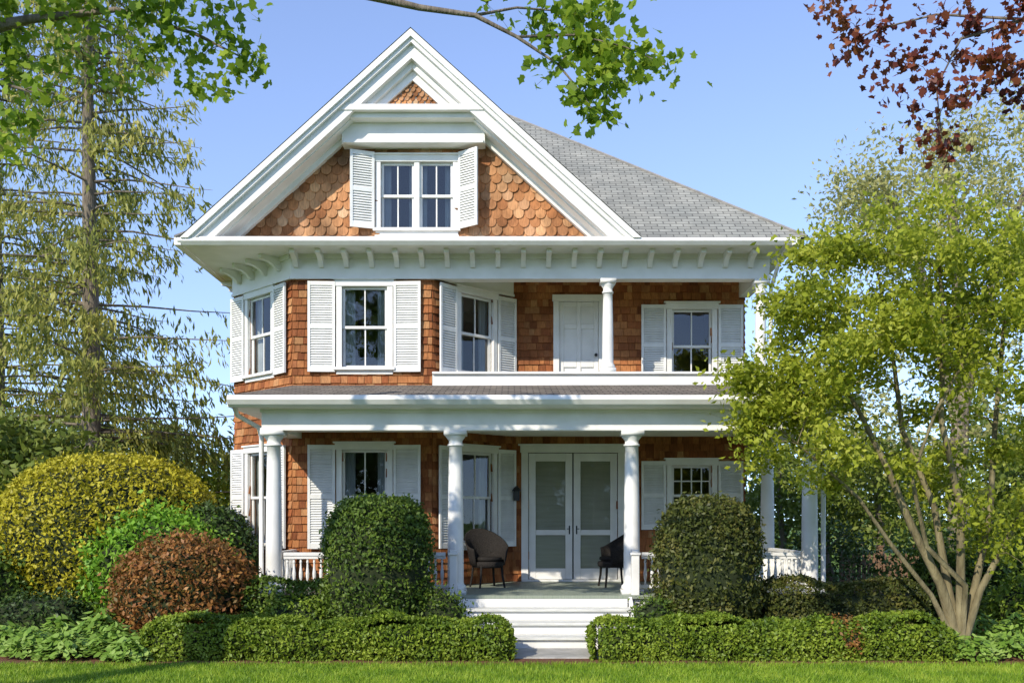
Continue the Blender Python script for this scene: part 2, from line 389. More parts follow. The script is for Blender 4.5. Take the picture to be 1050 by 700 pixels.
UZ0,UZ1=4.50,5.90; LZ0,LZ1=1.45,3.08
bayF=(.86,1.64); bayR=(.64,1.43); bayL=(.536,1.326)
for F,L,(a,b) in [(FR,2.414,bayF),(RT,AL,bayR),(LT,AL,bayL)]:
    wall(F,L,.45,6.44,[(a,b,UZ0,UZ1),(a,b,LZ0,LZ1)])
    window(F,a,b,UZ0,UZ1); window(F,a,b,LZ0,LZ1)
    sw=.47 if F is FR else .43
    for (z0,h) in [(UZ0-.08,UZ1-UZ0+.16),(LZ0-.08,LZ1-LZ0+.16)]:
        shutter(F,a-.115-sw,sw,z0,h,math.radians(3+random.uniform(-1,3)),'r'); shutter(F,b+.115,sw,z0,h,math.radians(-3-random.uniform(-1,2)),'l')
wr=(2.99,3.74); d0,d1=.30,1.98
wall(REC,4.346,.45,6.44,[(d0,d1,FL,3.12),(wr[0],wr[1],1.75,2.88),(.88,1.62,3.96,5.95),(wr[0],wr[1],4.42,5.80)])
window(REC,wr[0],wr[1],4.42,5.80,curtain=False); window(REC,wr[0],wr[1],1.75,2.88,nx=4,nz=3,curtain=False)
for z0,h in [(4.36,1.52),(1.68,1.28)]:
    shutter(REC,wr[0]-.115-.46,.46,z0,h); shutter(REC,wr[1]+.115,.46,z0,h)
wall(LS,7.11,.45,6.44,[]); wall(RS,7.11,.45,6.44,[]); wall(BK,9.54,.45,6.44,[])
m=MB()
m.box(-5.1,4.3,2.95,9.9,-.1,.45)
m.add([(-5.15,2.93,-.1),(-3.78,1.55,-.1),(-1.40,1.55,-.1),(-.03,2.93,-.1),(-5.15,2.93,.45),(-3.78,1.55,.45),(-1.40,1.55,.45),(-.03,2.93,.45)],
      [(0,1,5,4),(1,2,6,5),(2,3,7,6),(4,5,6,7)])
hp(m.obj('foundation',M['found']))
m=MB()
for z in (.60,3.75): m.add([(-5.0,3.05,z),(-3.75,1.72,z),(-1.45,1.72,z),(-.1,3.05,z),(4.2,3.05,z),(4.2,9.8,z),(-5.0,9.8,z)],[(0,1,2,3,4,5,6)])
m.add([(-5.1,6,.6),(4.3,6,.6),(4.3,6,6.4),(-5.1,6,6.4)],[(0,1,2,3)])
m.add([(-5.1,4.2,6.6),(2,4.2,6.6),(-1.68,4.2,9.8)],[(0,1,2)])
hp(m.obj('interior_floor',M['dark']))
# double door
m=MB()
m.box(d0-.13,d0,-.06,.1,FL,3.12); m.box(d1,d1+.13,-.06,.1,FL,3.12); m.box(d0-.15,d1+.15,-.075,.1,3.12,3.25); m.box(d0-.19,d1+.19,-.12,.1,3.25,3.28)
m.box(d0-.1,d1+.1,-.1,.1,FL+.002,FL+.04)
df=m.obj('door_frame',M['white'],REC,bevel=.006); hp(df)
mid=(d0+d1)/2
for i,(a,b) in enumerate([(d0+.01,mid-.012),(mid+.012,d1-.01)]):
    m=MB(); t=.13; z0=FL+.045; z1=3.11
    m.box(a,a+t,.0,.045,z0,z1); m.box(b-t,b,.0,.045,z0,z1)
    zz=[(z0,z0+.20),(z0+.82,z0+.92),(z1-.15,z1)]
    for c,d in zz: m.box(a+t,b-t,.003,.042,c,d)
    do=m.obj('door',M['white'],REC,bevel=.006); hp(do)
    m=MB()
    for c,d in [(z0+.20,z0+.82),(z0+.92,z1-.15)]: m.add([(a+t,.022,c),(b-t,.022,c),(b-t,.022,d),(a+t,.022,d)],[(0,1,2,3)])
    par(m.obj('glass_pane',M['dglass'],REC),do)
    m=MB(); m.add([(a+.02,.06,z0),(b-.02,.06,z0),(b-.02,.06,z1),(a+.02,.06,z1)],[(0,1,2,3)]); par(m.obj('door_blind',M['blind'],REC),do)
    hx=(b-.055) if i==0 else (a+.055)
    m=MB(); m.box(hx-.012,hx+.012,-.008,0,z0+.84,z0+1.0); m.tube([(hx,-.005,z0+.94),(hx,-.04,z0+.94),(hx+(-.05 if i==0 else .05),-.04,z0+.94)],[.007]*3,6)
    par(m.obj('handle',M['metal'],REC),do)
# balcony door
m=MB(); a,b=.88,1.62; m.box(a-.11,a,-.05,.1,3.96,5.95); m.box(b,b+.11,-.05,.1,3.96,5.95); m.box(a-.13,b+.13,-.07,.1,5.95,6.07)
hp(m.obj('door_frame',M['white'],REC,bevel=.006))
m=MB(); m.box(a,b,.03,.07,3.96,5.95)
for x0_,x1_ in [(a,a+.09),((a+b)/2-.04,(a+b)/2+.04),(b-.09,b)]: m.box(x0_,x1_,.005,.03,3.96,5.95)
for c,d in [(3.96,4.15),(4.72,4.86),(5.44,5.54),(5.86,5.95)]:
    for x0_,x1_ in [(a+.09,(a+b)/2-.04),((a+b)/2+.04,b-.09)]: m.box(x0_,x1_,.005,.03,c,d)
do=m.obj('door',M['white'],REC,bevel=.01); hp(do)
m=MB(); m.lathe([(.012,0),(.03,.02),(.028,.05),(.01,.06)],(0,0,0),12); 
ko=m.obj('handle',M['metal'],REC@Matrix.Translation((b-.05,.005,4.95))@Matrix.Rotation(math.radians(90),4,'X')); par(ko,do)
# frieze / cornice
ex=.025
for F,L,x0,x1 in [(FR,2.414,-ex,2.414),(LT,AL,0,AL+ex),(RT,AL,.02,AL-.02)]:
    m=MB(); m.box(x0,x1,-.06,-.001,6.02,6.445); m.box(x0,x1,-.085,-.06,6.02,6.07); m.box(x0,x1,-.10,-.06,6.37,6.445)
    hp(m.obj('frieze',M['white'],F))
m=MB(); m.box(-1.384,4.45,1.44,1.66,6.02,6.445); m.box(-1.384,4.47,1.415,1.44,6.02,6.07); m.box(-1.384,4.47,1.40,1.44,6.37,6.445)
m.box(4.25,4.45,1.66,2.88,6.02,6.445)
hp(m.obj('frieze',M['white'])) 
m=MB(); m.box(-5.50,4.66,.95,10.9,6.445,6.54); hp(m.obj('soffit',M['white']))
m=MB(); m.box(.1,4.25,1.66,2.86,6.36,6.40); hp(m.obj('balcony_ceiling',M['ceil']))
def brmesh():
    m=MB(); P=[(0,0),(-.40,0),(-.40,-.07),(-.33,-.085),(-.24,-.10),(-.15,-.14),(-.10,-.19),(-.07,-.23),(0,-.23)]
    m.prism_x(P,-.04,.04); o=m.obj('bracket',M['white']); d=o.data; bpy.data.objects.remove(o); return d
bm_=brmesh()
def bracket(F,x,y=-.06):
    o=bpy.data.objects.new('bracket',bm_); reg(o,F@Matrix.Translation((x,y,6.442))); hp(o)
x=-3.72
while x<4.5: bracket(Matrix.Translation((0,1.5,0)),x); x+=.435
for s in (.3,.75,1.2,1.65): bracket(LT,s)
for s in (.5,1.0,1.5,2,2.5,3,3.5): bracket(LS,7.11-s,-.001)
m=MB()
prof=[(.95,6.445),(.95,6.54),(.80,6.56),(.77,6.50),(.83,6.44),(.90,6.425)]
m.prism_x([(y,z) for y,z in prof][::-1],-5.56,4.70)
m.box(-5.62,-5.50,.80,10.9,6.43,6.56); m.box(4.66,4.80,.80,10.9,6.43,6.56)
hp(m.obj('gutter',M['white'],bevel=.01))
# roofs
AX=-1.68; AZ_=10.02; MS=.905; CS=1/math.sqrt(1+MS*MS); half=(AZ_-6.56)/MS
zr=6.56; T_=.815; X0,X1,Y0,Y1=-5.60,4.90,.80,11.3
hw=(X1-X0)/2; hy=Y0+hw; xm=(X0+X1)/2; zp=zr+hw*T_; yd=Y0+(AZ_-zr)/T_
roof=uvobj('roof',[[(AX+half,Y0,zr),(X1,Y0,zr),(xm,hy,zp),(AX,yd,AZ_)],[(X0,Y0,zr),(AX,yd,AZ_),(xm,hy,zp)],[(X1,Y0,zr),(X1,Y1,zr),(xm,hy,zp)],[(X1,Y1,zr),(X0,Y1,zr),(xm,hy,zp)],[(X0,Y1,zr),(X0,Y0,zr),(xm,hy,zp)]],M['roof']); hp(roof)
m=MB()
for (cx,cy) in [(X1,Y0),(X0,Y0),(X1,Y1),(X0,Y1)]:
    m.tube([(cx,cy,zr+.01),(xm,hy,zp+.005)],[.03,.03],6)
par(m.obj('ridge_cap',M['found']),roof)
def chev(m,p0,p1,y0,y1,zb,mi=0,zapex=AZ_):
    v0=p0/CS; v1=p1/CS
    a=(zapex-v0-zb)/MS; b=(zapex-v1-zb)/MS
    L=[(AX-a,zb),(AX,zapex-v0),(AX,zapex-v1),(AX-b,zb)]
    R=[(AX+a,zb),(AX+b,zb),(AX,zapex-v1),(AX,zapex-v0)]
    m.prism_y(L[::-1],y0,y1,mi); m.prism_y(R[::-1],y0,y1,mi)
g1=uvobj('gable_roof',[[(AX-half,6.0,6.56),(AX-half,.74,6.56),(AX,.74,AZ_),(AX,6.0,AZ_)],[(AX+half,.74,6.56),(AX+half,6.0,6.56),(AX,6.0,AZ_),(AX,.74,AZ_)]],M['roof']); hp(g1)
m=MB()
chev(m,.012,.10,.75,1.5,6.545)
chev(m,.10,.16,.80,1.5,6.545)
chev(m,.16,.33,.88,1.05,6.545)
chev(m,.31,.35,1.05,1.5,6.545)
chev(m,.35,.43,1.36,1.5,6.545)
hp(m.obj('rake_board',M['white']))
m=MB(); m.box(AX-half+.02,AX+half-.02,.83,1.5,6.545,6.585)
hp(m.obj('pediment_ledge',M['white'],bevel=.008))
gw=(-2.27,-1.02,6.90,8.05)
m=MB()
hb=(AZ_-.3-6.6)/MS
def zt(x): return AZ_-.3-MS*abs(x-AX)
a,b,c,d=gw
m.prism_y([(AX-hb,6.6),(a,6.6),(a,zt(a))][::1],1.5,1.6); m.prism_y([(b,6.6),(AX+hb,6.6),(b,zt(b))],1.5,1.6)
m.prism_y([(a,6.6),(b,6.6),(b,c),(a,c)],1.5,1.6); m.prism_y([(a,d),(b,d),(b,zt(b)),(AX,zt(AX)),(a,zt(a))],1.5,1.6)
hp(m.obj('gable_wall',M['scale']))
def scale(m,x,z,y,w=.2,h=.30):
    jx=random.uniform(-.006,.006); r=w/2-.005; yb=y-.034-random.uniform(0,.016); z=z+random.uniform(-.009,.009)
    P=[(-r,h),(-r,.085),(-r*.8,.035),(-r*.42,0.008),(0,0),(r*.42,.008),(r*.8,.035),(r,.085),(r,h)]
    F=[(x+jx+px,yb+(pz/h)*.036,z+pz) for px,pz in P]; B=[(a_,b_+.016,c_) for a_,b_,c_ in F]; n=len(P)
    m.add(F+B,[tuple(range(n))]+[(i,i+1,n+i+1,n+i)[::-1] for i in range(n-1)])
m=MB(); e=.15; wd=.19; z=6.62; row=0
while z<8.35:
    off=(row%2)*wd/2; x=AX-4+off
    while x<AX+4:
        lim=AZ_-.36/CS-MS*abs(x-AX)
        if z+.13<lim and not (gw[0]-.06<x<gw[1]+.06 and gw[2]-.3<z+.1<gw[3]+.1): scale(m,x,z,1.49,wd,.28)
        x+=wd
    z+=e; row+=1
hp(m.obj('fishscale_siding',M['scale']))
m=MB(); zc=8.80
hh=(AZ_-.2-zc)/MS
m.prism_y([(AX-hh,zc),(AX+hh,zc),(AX,AZ_-.2)],1.16,1.4)
chev(m,.31,.42,1.0,1.16,zc); chev(m,.42,.54,1.08,1.16,zc)
m.box(AX-1.34,AX+1.34,.86,1.5,8.70,8.80); m.box(AX-1.24,AX+1.24,.98,1.5,8.62,8.70); 
m.box(AX-1.22,AX+1.22,1.20,1.5,8.27,8.62); m.box(AX-1.19,AX+1.19,1.16,1.2,8.27,8.33)
hp(m.obj('pediment',M['white'],bevel=.006))
m=MB(); z=zc+.004; row=0
while z<9.3:
    x=AX-.6+(row%2)*.05
    while x<AX+.6:
        if z+.06<AZ_-.55/CS-MS*abs(x-AX)+.06: scale(m,x,z,1.157,.1,.12)
        x+=.1
    z+=.075; row+=1
hp(m.obj('fishscale_siding',M['scale']))
G=Matrix.Translation((0,1.5,0))
window(G,gw[0],gw[1],gw[2],gw[3],nx=2,nz=2,units=2,casw=.09)
m=MB(); m.box(gw[0]-.1,gw[1]+.1,1.43,1.5,6.6,6.78); hp(m.obj('window_apron',M['white']))
shutter(G,gw[0]-.11-.42,.42,6.88,1.32,math.radians(20),'r',-.07); shutter(G,gw[1]+.11,.42,6.88,1.32,math.radians(-38),'l',-.07)
# porch structure
m=MB(); m.add([(-3.95,-.35,FL-.05),(4.95,-.35,FL-.05),(4.95,6,FL-.05),(-3.95,6,FL-.05),(-3.95,-.35,FL),(4.95,-.35,FL),(4.95,6,FL),(-3.95,6,FL)],
      [(3,2,1,0),(4,5,6,7),(0,1,5,4),(1,2,6,5),(3,0,4,7)])
hp(m.obj('porch_floor',M['floor']))
m=MB(); m.box(-3.9,4.9,-.28,-.24,.0,FL-.05); m.box(4.86,4.9,-.24,6,0,FL-.05); m.box(-3.9,-3.86,-.24,1.6,0,FL-.05); hp(m.obj('porch_skirt',M['white']))
m=MB()
m.box(-3.92,4.86,-.14,.14,3.27,3.62); m.box(-3.94,4.88,-.17,-.14,3.55,3.62); m.box(-3.94,4.88,-.16,-.14,3.27,3.31)
m.box(-3.90,-3.64,.14,1.6,3.275,3.60); m.box(4.57,4.83,.14,6,3.275,3.60)
hp(m.obj('porch_beam',M['white'],bevel=.006))
m=MB(); m.box(-3.63,4.56,.15,2.87,3.42,3.46); hp(m.obj('porch_ceiling',M['ceil']))
m=MB(); m.box(-4.25,5.25,-.40,-.172,3.60,3.64); m.box(-4.25,-3.92,-.17,1.9,3.60,3.64); m.box(4.88,5.25,-.17,6,3.60,3.64)
hp(m.obj('porch_soffit',M['white']))
m=MB(); m.prism_x([(-.40,3.60),(-.40,3.76),(-.53,3.78),(-.55,3.71),(-.50,3.64),(-.44,3.60)][::1],-4.35,5.35)
m.box(-4.38,-4.25,-.40,1.95,3.61,3.77); m.box(5.25,5.38,-.40,6,3.61,3.77)
hp(m.obj('gutter',M['white'],bevel=.008))
pr=uvobj('porch_roof',[[(-4.36,-.50,3.775),(5.36,-.50,3.775),(4.5,1.42,4.20),(-3.8,1.52,4.20)],[(-4.36,2.08,3.775),(-4.36,-.50,3.775),(-3.8,1.52,4.20)],
   [(5.36,-.50,3.775),(5.36,6,3.775),(4.36,6,4.2),(4.5,1.42,4.20)]],M['proof']); hp(pr)
m=MB(); m.box(-1.37,4.55,1.38,1.56,4.14,4.37); m.box(-1.37,4.60,1.33,1.60,4.37,4.41); m.box(4.40,4.55,1.56,2.85,4.14,4.37)
hp(m.obj('balcony_parapet',M['white'],bevel=.006))
m=MB(); m.box(-1.2,4.4,1.56,2.86,3.90,3.95); hp(m.obj('balcony_floor',M['floor']))
def column(x,y,z0,z1,r):
    m=MB(); H=z1-z0; m.box(-r*1.45,r*1.45,-r*1.45,r*1.45,0,.07)
    pr=[(r*1.4,.07),(r*1.42,.10),(r*1.35,.13),(r*1.15,.15),(r*1.1,.17)]
    for i in range(9):
        t=i/8; pr.append((r*(1.08-.2*t*t),.18+(H-.42)*t))
    pr+=[(r*1.08,H-.235),(r*1.08,H-.21),(r*.9,H-.20),(r*.9,H-.15),(r*1.25,H-.10),(r*1.4,H-.07)]
    m.lathe(pr,seg=28); m.box(-r*1.5,r*1.5,-r*1.5,r*1.5,H-.07,H)
    me=m.obj('column',M['white'],Matrix.Translation((x,y,z0)))
    fl=[len(p.vertices)==4 and abs(p.normal.z)<.95 and p.area<.1 for p in me.data.polygons]
    me.data.polygons.foreach_set('use_smooth',fl); hp(me)
CX=[-3.76,-.89,1.89,4.70]
for x in CX: column(x,0,FL,3.27,.118)
column(4.70,2.55,FL,3.275,.118); column(4.70,5.2,FL,3.275,.118); column(4.32,1.55,4.41,6.02,.09); column(1.66,1.5,4.41,6.02,.09)
def railing(p,q):
    m=MB(); L=(Vector(q)-Vector(p)).length; m.box(0,L,-.045,.045,.60,.65); m.box(0,L,-.03,.03,.55,.60); m.box(0,L,-.035,.035,.09,.14)
    n=int(L/.105)
    for i in range(n):
        x=(i+.5)*L/n; m.lathe([(.016,0),(.016,.07),(.026,.12),(.03,.18),(.018,.27),(.014,.33),(.022,.36),(.016,.38),(.016,.41)],(x,0,.14),8)
    a=math.atan2(q[1]-p[1],q[0]-p[0]); hp(m.obj('railing',M['white'],Matrix.Translation((p[0],p[1],FL))@Matrix.Rotation(a,4,'Z')))
railing((CX[0]+.16,0),(CX[1]-.16,0)); railing((CX[2]+.16,0),(CX[3]-.16,0)); railing((4.7,.16),(4.7,2.4)); railing((CX[0],.16),(CX[0],1.45))
for x in (CX[1]-.02,CX[2]+.02):
    m=MB(); m.box(x-.06,x+.06,-.33,-.21,FL,FL+.62); m.box(x-.08,x+.08,-.35,-.19,FL+.62,FL+.66); m.box(x-.05,x+.05,-.32,-.22,FL+.66,FL+.70)
    hp(m.obj('newel_post',M['white'],bevel=.008))
m=MB()
for i in range(3):
    zt_=FL-.1775*(i+1); y=-.35-.30*i
    m.box(-.78,1.80,y-.33,y+.02,zt_-.04,zt_,0); m.box(-.76,1.78,y-.28,y-.26,zt_-.1775,zt_-.04,1)
m.box(-.76,1.78,-.37,-.355,FL-.1775,FL-.052,1)
for sx in (-.82,1.80):
    m.add([(sx,-.36,0),(sx+.05,-.36,0),(sx+.05,-.36,FL-.02),(sx,-.36,FL-.02),(sx,-1.28,0),(sx+.05,-1.28,0),(sx+.05,-1.28,.16),(sx,-1.28,.16)],
          [(0,4,7,3),(1,2,6,5),(3,7,6,2),(4,5,6,7)],1)
hp(m.obj('steps',[M['step'],M['white']],bevel=.005))
m=MB(); m.tube([(-4.30,-.3,3.62),(-4.28,-.2,3.5),(-4.05,.2,3.35),(-4.02,.25,3.2),(-4.02,.25,.2)],[.038]*5,8); hp(m.obj('downspout',M['white'],smooth=True))
m=MB(); m.tube([(5.0,-.3,3.62),(4.98,-.2,3.5),(4.95,.1,3.3),(4.95,.12,.1)],[.038]*4,8); hp(m.obj('downspout',M['white'],smooth=True))
m=MB(); m.tube([(4.62,1.0,6.45),(4.55,1.3,6.2),(4.52,1.62,5.9),(4.52,1.64,4.2)],[.035]*4,8); hp(m.obj('downspout',M['white'],smooth=True))
m=MB(); lx=.08; m.box(lx-.03,lx+.03,-.05,-.02,2.35,2.5); m.box(lx-.055,lx+.055,-.17,-.06,2.22,2.40)
m.lathe([(.09,0),(.05,.06),(.01,.09)],(lx,-.115,2.40),8); hp(m.obj('wall_lantern',M['metal'],REC))

# ---------------------------------------------------------------- chairs
def chair(loc,rot,label):
    e=empty('wicker_chair',loc,label,'chair','wicker chairs on the porch'); W[e.name]=Matrix.Translation(loc)@Matrix.Rotation(rot,4,'Z'); e.matrix_basis=W[e.name]
    Mx=W[e.name]
    m=MB(); m.lathe([(.24,.34),(.27,.36),(.28,.40),(.27,.44),(.2,.455)],(0,0,0),20); m.lathe([(.22,.455),(.25,.48),(.24,.52),(.15,.53)],(0,0,0),18); par(m.obj('seat',M['wicker'],Mx,smooth=True),e)
    m=MB(); n=24; vs=[]
    for i in range(n+1):
        t=math.radians(-25+230*i/n); q=math.sin(math.radians(180*i/n))
        h=.66+.34*max(0,q)**1.6; c,s=math.cos(t),math.sin(t)
        for (r,z) in [(.27,.38),(.30,.5),(.32,.62),(.34+.06*q,h),(.36+.06*q,h+.01),(.345,.62),(.325,.5),(.295,.38)]: vs.append((r*c,r*s,z))
    fs=[]
    for i in range(n):
        for j in range(8):
            fs.append((i*8+j,(i+1)*8+j,(i+1)*8+(j+1)%8,i*8+(j+1)%8))
    fs+= [tuple(range(8)),tuple(n*8+j for j in range(8))[::-1]]
    m.add(vs,fs); par(m.obj('backrest',M['wicker'],Mx,smooth=True),e)
    for ax,ay in [(-.2,-.18),(.2,-.18),(-.2,.2),(.2,.2)]:
        m=MB(); m.tube([(ax*1.15,ay*1.15,0),(ax,ay,.2),(ax*.95,ay*.95,.38)],[.018,.02,.022],8); par(m.obj('leg',M['wicker'],Mx),e)
chair((-.42,1.35,FL),math.radians(25),'dark wicker armchair with rounded back on the porch')
chair((1.76,1.5,FL),math.radians(-80),'dark wicker armchair turned sideways beside the porch doors')

# ---------------------------------------------------------------- shrubs / hedges
def dome(name,c,rx,ry,h,mat,n,ls,label,cat='shrub',pw=2.4,lf=1.5,la=.05,low=.0,bias=.45,shape=RH,depth=.06):
    def surf(th,ph):
        cp=np.abs(np.cos(ph))**(2/pw); sp=np.abs(np.sin(ph))**(2/pw)*np.sign(np.sin(ph))
        return np.stack([rx*cp*np.cos(th),ry*cp*np.sin(th),sp*h*.5],1)
    th=rng.uniform(0,2*math.pi,n); ph=np.arcsin(rng.uniform(-.97,1,n))
    P=surf(th,ph); nn=P/np.array([rx**2,ry**2,(h*.5)**2]); nn/=np.linalg.norm(nn,axis=1,keepdims=True)
    l=lump(P,lf*2,c[0])+.35*lump(P,lf*7,c[0]+2); P=P*(1+la*l[:,None]); P=P+nn*(rng.normal(0,depth*.5,(n,1))-.01)
    stray=rng.uniform(0,1,(n,1))<.03; P=P+nn*stray*rng.uniform(0,depth*1.6,(n,1))
    P[:,2]+=h*.5; P+=np.array([c[0],c[1],0])
    P=P[P[:,2]>.03]
    Q=P-np.array([c[0],c[1],h*.5]); nb=Q/np.array([rx**2,ry**2,(h*.5)**2]); nb/=np.linalg.norm(nb,axis=1,keepdims=True)
    V=leafset(P,ls,shape,nb,bias)
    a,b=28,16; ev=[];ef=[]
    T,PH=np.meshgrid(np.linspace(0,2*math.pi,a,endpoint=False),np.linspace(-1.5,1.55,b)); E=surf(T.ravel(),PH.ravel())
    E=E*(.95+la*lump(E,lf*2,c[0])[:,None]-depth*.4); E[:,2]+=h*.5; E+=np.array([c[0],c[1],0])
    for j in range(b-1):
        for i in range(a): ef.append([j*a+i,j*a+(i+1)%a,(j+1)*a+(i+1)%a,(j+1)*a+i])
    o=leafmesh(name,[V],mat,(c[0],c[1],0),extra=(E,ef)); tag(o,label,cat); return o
def hedge(name,x0,x1,y0,y1,h,mat,n,ls,label,la=.04,bias=.4):
    P=[];NB=[]
    A=[(x1-x0)*h,(x1-x0)*(y1-y0),(x1-x0)*h*.35,(y1-y0)*h,(y1-y0)*h]; A=np.array(A)/sum(A)
    for i,fr_ in enumerate(A):
        k_=int(n*fr_); u=rng.uniform(0,1,k_); v=rng.uniform(0,1,k_)
        if i==0: p=np.stack([x0+u*(x1-x0),np.full(k_,y0),v*h],1); nb=(0,-1,0)
        elif i==1: p=np.stack([x0+u*(x1-x0),y0+v*(y1-y0),np.full(k_,h)],1); nb=(0,0,1)
        elif i==2: p=np.stack([x0+u*(x1-x0),np.full(k_,y1),v*h],1); nb=(0,1,0)
        elif i==3: p=np.stack([np.full(k_,x0),y0+u*(y1-y0),v*h],1); nb=(-1,0,0)
        else: p=np.stack([np.full(k_,x1),y0+u*(y1-y0),v*h],1); nb=(1,0,0)
        P.append(p); NB.append(np.tile(nb,(k_,1)))
    P=np.concatenate(P); NB=np.concatenate(NB).astype(float)
    cy=(y0+y1)/2
    t=np.clip((P[:,2]-h*.6)/(h*.4),0,1); P[:,1]=cy+(P[:,1]-cy)*(1-.22*t**2); e=np.abs(P[:,1]-cy)/((y1-y0)/2); P[:,2]-=.10*h*e**3*(t>.9)
    ex_=np.minimum(P[:,0]-x0,x1-P[:,0]); P[:,2]-=.12*h*np.clip(1-ex_/.2,0,1)**2*(t>.5)
    P+=NB*(la*lump(P,2.6,x0)[:,None]*2.2+rng.normal(0,.02,(len(P),1))); P[:,2]+=.05*lump(P,1.2,x1)*(P[:,2]>h*.5)+.02*lump(P,5,x1)
    P[:,2]=np.maximum(P[:,2],.02)
    V=leafset(P,ls,RH,NB,bias)
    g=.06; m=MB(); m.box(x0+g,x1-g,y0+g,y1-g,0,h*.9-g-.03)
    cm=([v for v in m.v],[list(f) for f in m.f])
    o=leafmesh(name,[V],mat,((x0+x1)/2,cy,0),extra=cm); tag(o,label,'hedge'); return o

hedge('clipped_hedge',-4.95,-.05,-2.4,-1.62,.50,M['box'],24000,.028,'low clipped boxwood hedge edging the lawn beside the steps',.055)
hedge('clipped_hedge',1.15,5.85,-2.4,-1.62,.50,M['box'],24000,.028,'low clipped boxwood hedge ending beside the leafy tree',.055)
hedge('clipped_hedge',3.7,6.1,-1.15,-.62,.95,M['yew2'],11000,.03,'taller dark bronze hedge below the porch railing',.05)
hedge('clipped_hedge',-3.95,-2.6,-1.2,-.7,.95,M['yew'],7000,.03,'dark green hedge below the porch railing',.05)
hedge('clipped_hedge',7.2,13.5,1.4,2.3,1.25,M['yew'],13000,.05,'dark green hedge along the side garden',.07)
dome('round_topiary',(-1.97,-1.05),.79,.78,2.22,M['yew'],18000,.03,'tall dome-clipped dark green bush before the porch',pw=3.0,la=.03,depth=.07)
dome('round_topiary',(2.87,-1.05),.76,.74,2.18,M['yew2'],16000,.032,'tall rounded dark bronze-green bush before the porch',pw=2.8,la=.05,depth=.09)
dome('golden_shrub',(-6.85,1.2),1.85,1.7,2.95,M['gold'],28000,.037,'large domed golden-yellow clipped shrub',pw=2.3,la=.035,depth=.08)
dome('red_azalea',(-4.85,-1.0),.95,.75,1.58,M['azal'],12000,.036,'rounded bush with red-bronze new leaves',pw=2.3,la=.10,depth=.14)
dome('lime_shrub',(-5.55,-.1),1.05,.8,1.95,M['lime'],8000,.05,'loose bright lime green leafy shrub',pw=2.1,la=.13,depth=.2,bias=.3)
dome('holly_bush',(-4.95,.65),.75,.6,2.1,M['holly'],6000,.04,'dark glossy green bush beside the house corner',pw=2.2,la=.08,depth=.1)
dome('small_shrub',(-1.05,-1.25),.38,.3,.85,M['yew'],2500,.03,'small dark shrub beside the porch steps',pw=2.1,la=.14,depth=.14)
dome('small_shrub',(-3.1,-1.35),.5,.25,.75,M['box'],3000,.03,'small green shrub behind the low hedge',pw=2.1,la=.14,depth=.12)
dome('small_shrub',(2.05,-1.35),.3,.25,.72,M['yew'],2000,.03,'small dark shrub beside the stair end',pw=2.1,la=.14,depth=.12)
dome('small_shrub',(4.5,-2.12),.24,.33,.54,M['azal'],1500,.028,'small reddish brown bush within the hedge',pw=2.1,la=.1,depth=.08)
dome('dark_shrub',(-8.6,.2),1.2,1.0,1.6,M['yew'],8000,.045,'dark green spreading shrub at the garden edge',pw=2.1,la=.14,depth=.2)
dome('dark_shrub',(-7.1,-.9),.8,.5,.75,M['holly'],4000,.035,'low dark shrub in front of the golden shrub',pw=2.1,la=.14,depth=.14)
dome('leafy_shrub',(8.2,-.4),.9,.6,.95,M['box'],5000,.04,'spreading green shrub beside the leafy tree',pw=2.1,la=.14,depth=.2)

OV=[(-1,0),(-.45,-.42),(.25,-.46),(1,0),(.25,.46),(-.45,.42)]
def leafy(name,x,y,r,h,n,ls,mat,label):
    th=rng.uniform(0,6.28,n); rr=r*np.sqrt(rng.uniform(0,1,n)); z=h*(1-(rr/r)**2*.85)*rng.uniform(.35,1,n)+.02
    P=np.stack([x+rr*np.cos(th),y+rr*np.sin(th),z],1)
    td=np.stack([np.cos(th),np.sin(th),rng.normal(-.25,.35,n)],1)+rng.normal(0,.25,(n,3))
    nb=np.tile((0,-.25,1.),(n,1))
    o=leafmesh(name,[leafset(P,ls,OV,nb,.7,tdir=td)],mat,(x,y,0)); tag(o,label,'plant','leafy perennials in the flower bed'); return o
for x,y,r,h in [(-6.6,-1.95,.42,.40),(-6.05,-2.15,.42,.36),(-5.45,-2.0,.45,.45),(-5.85,-1.5,.5,.62),(-5.1,-2.35,.33,.30),(-7.1,-1.6,.42,.40),(-6.5,-1.4,.4,.5)]: leafy('hosta_plant',x,y,r,h,520,.062,M['hosta'],'pale green leafy perennial in the flower bed')
for x,y,r,h in [(6.2,-2.25,.38,.32),(6.8,-2.1,.4,.34),(7.35,-1.9,.4,.36),(6.05,-1.75,.3,.4),(7.4,-1.2,.45,.5),(6.9,-1.0,.4,.5)]: leafy('hosta_plant',x,y,r,h,420,.055,M['hosta'],'pale green leafy perennial in the flower bed')

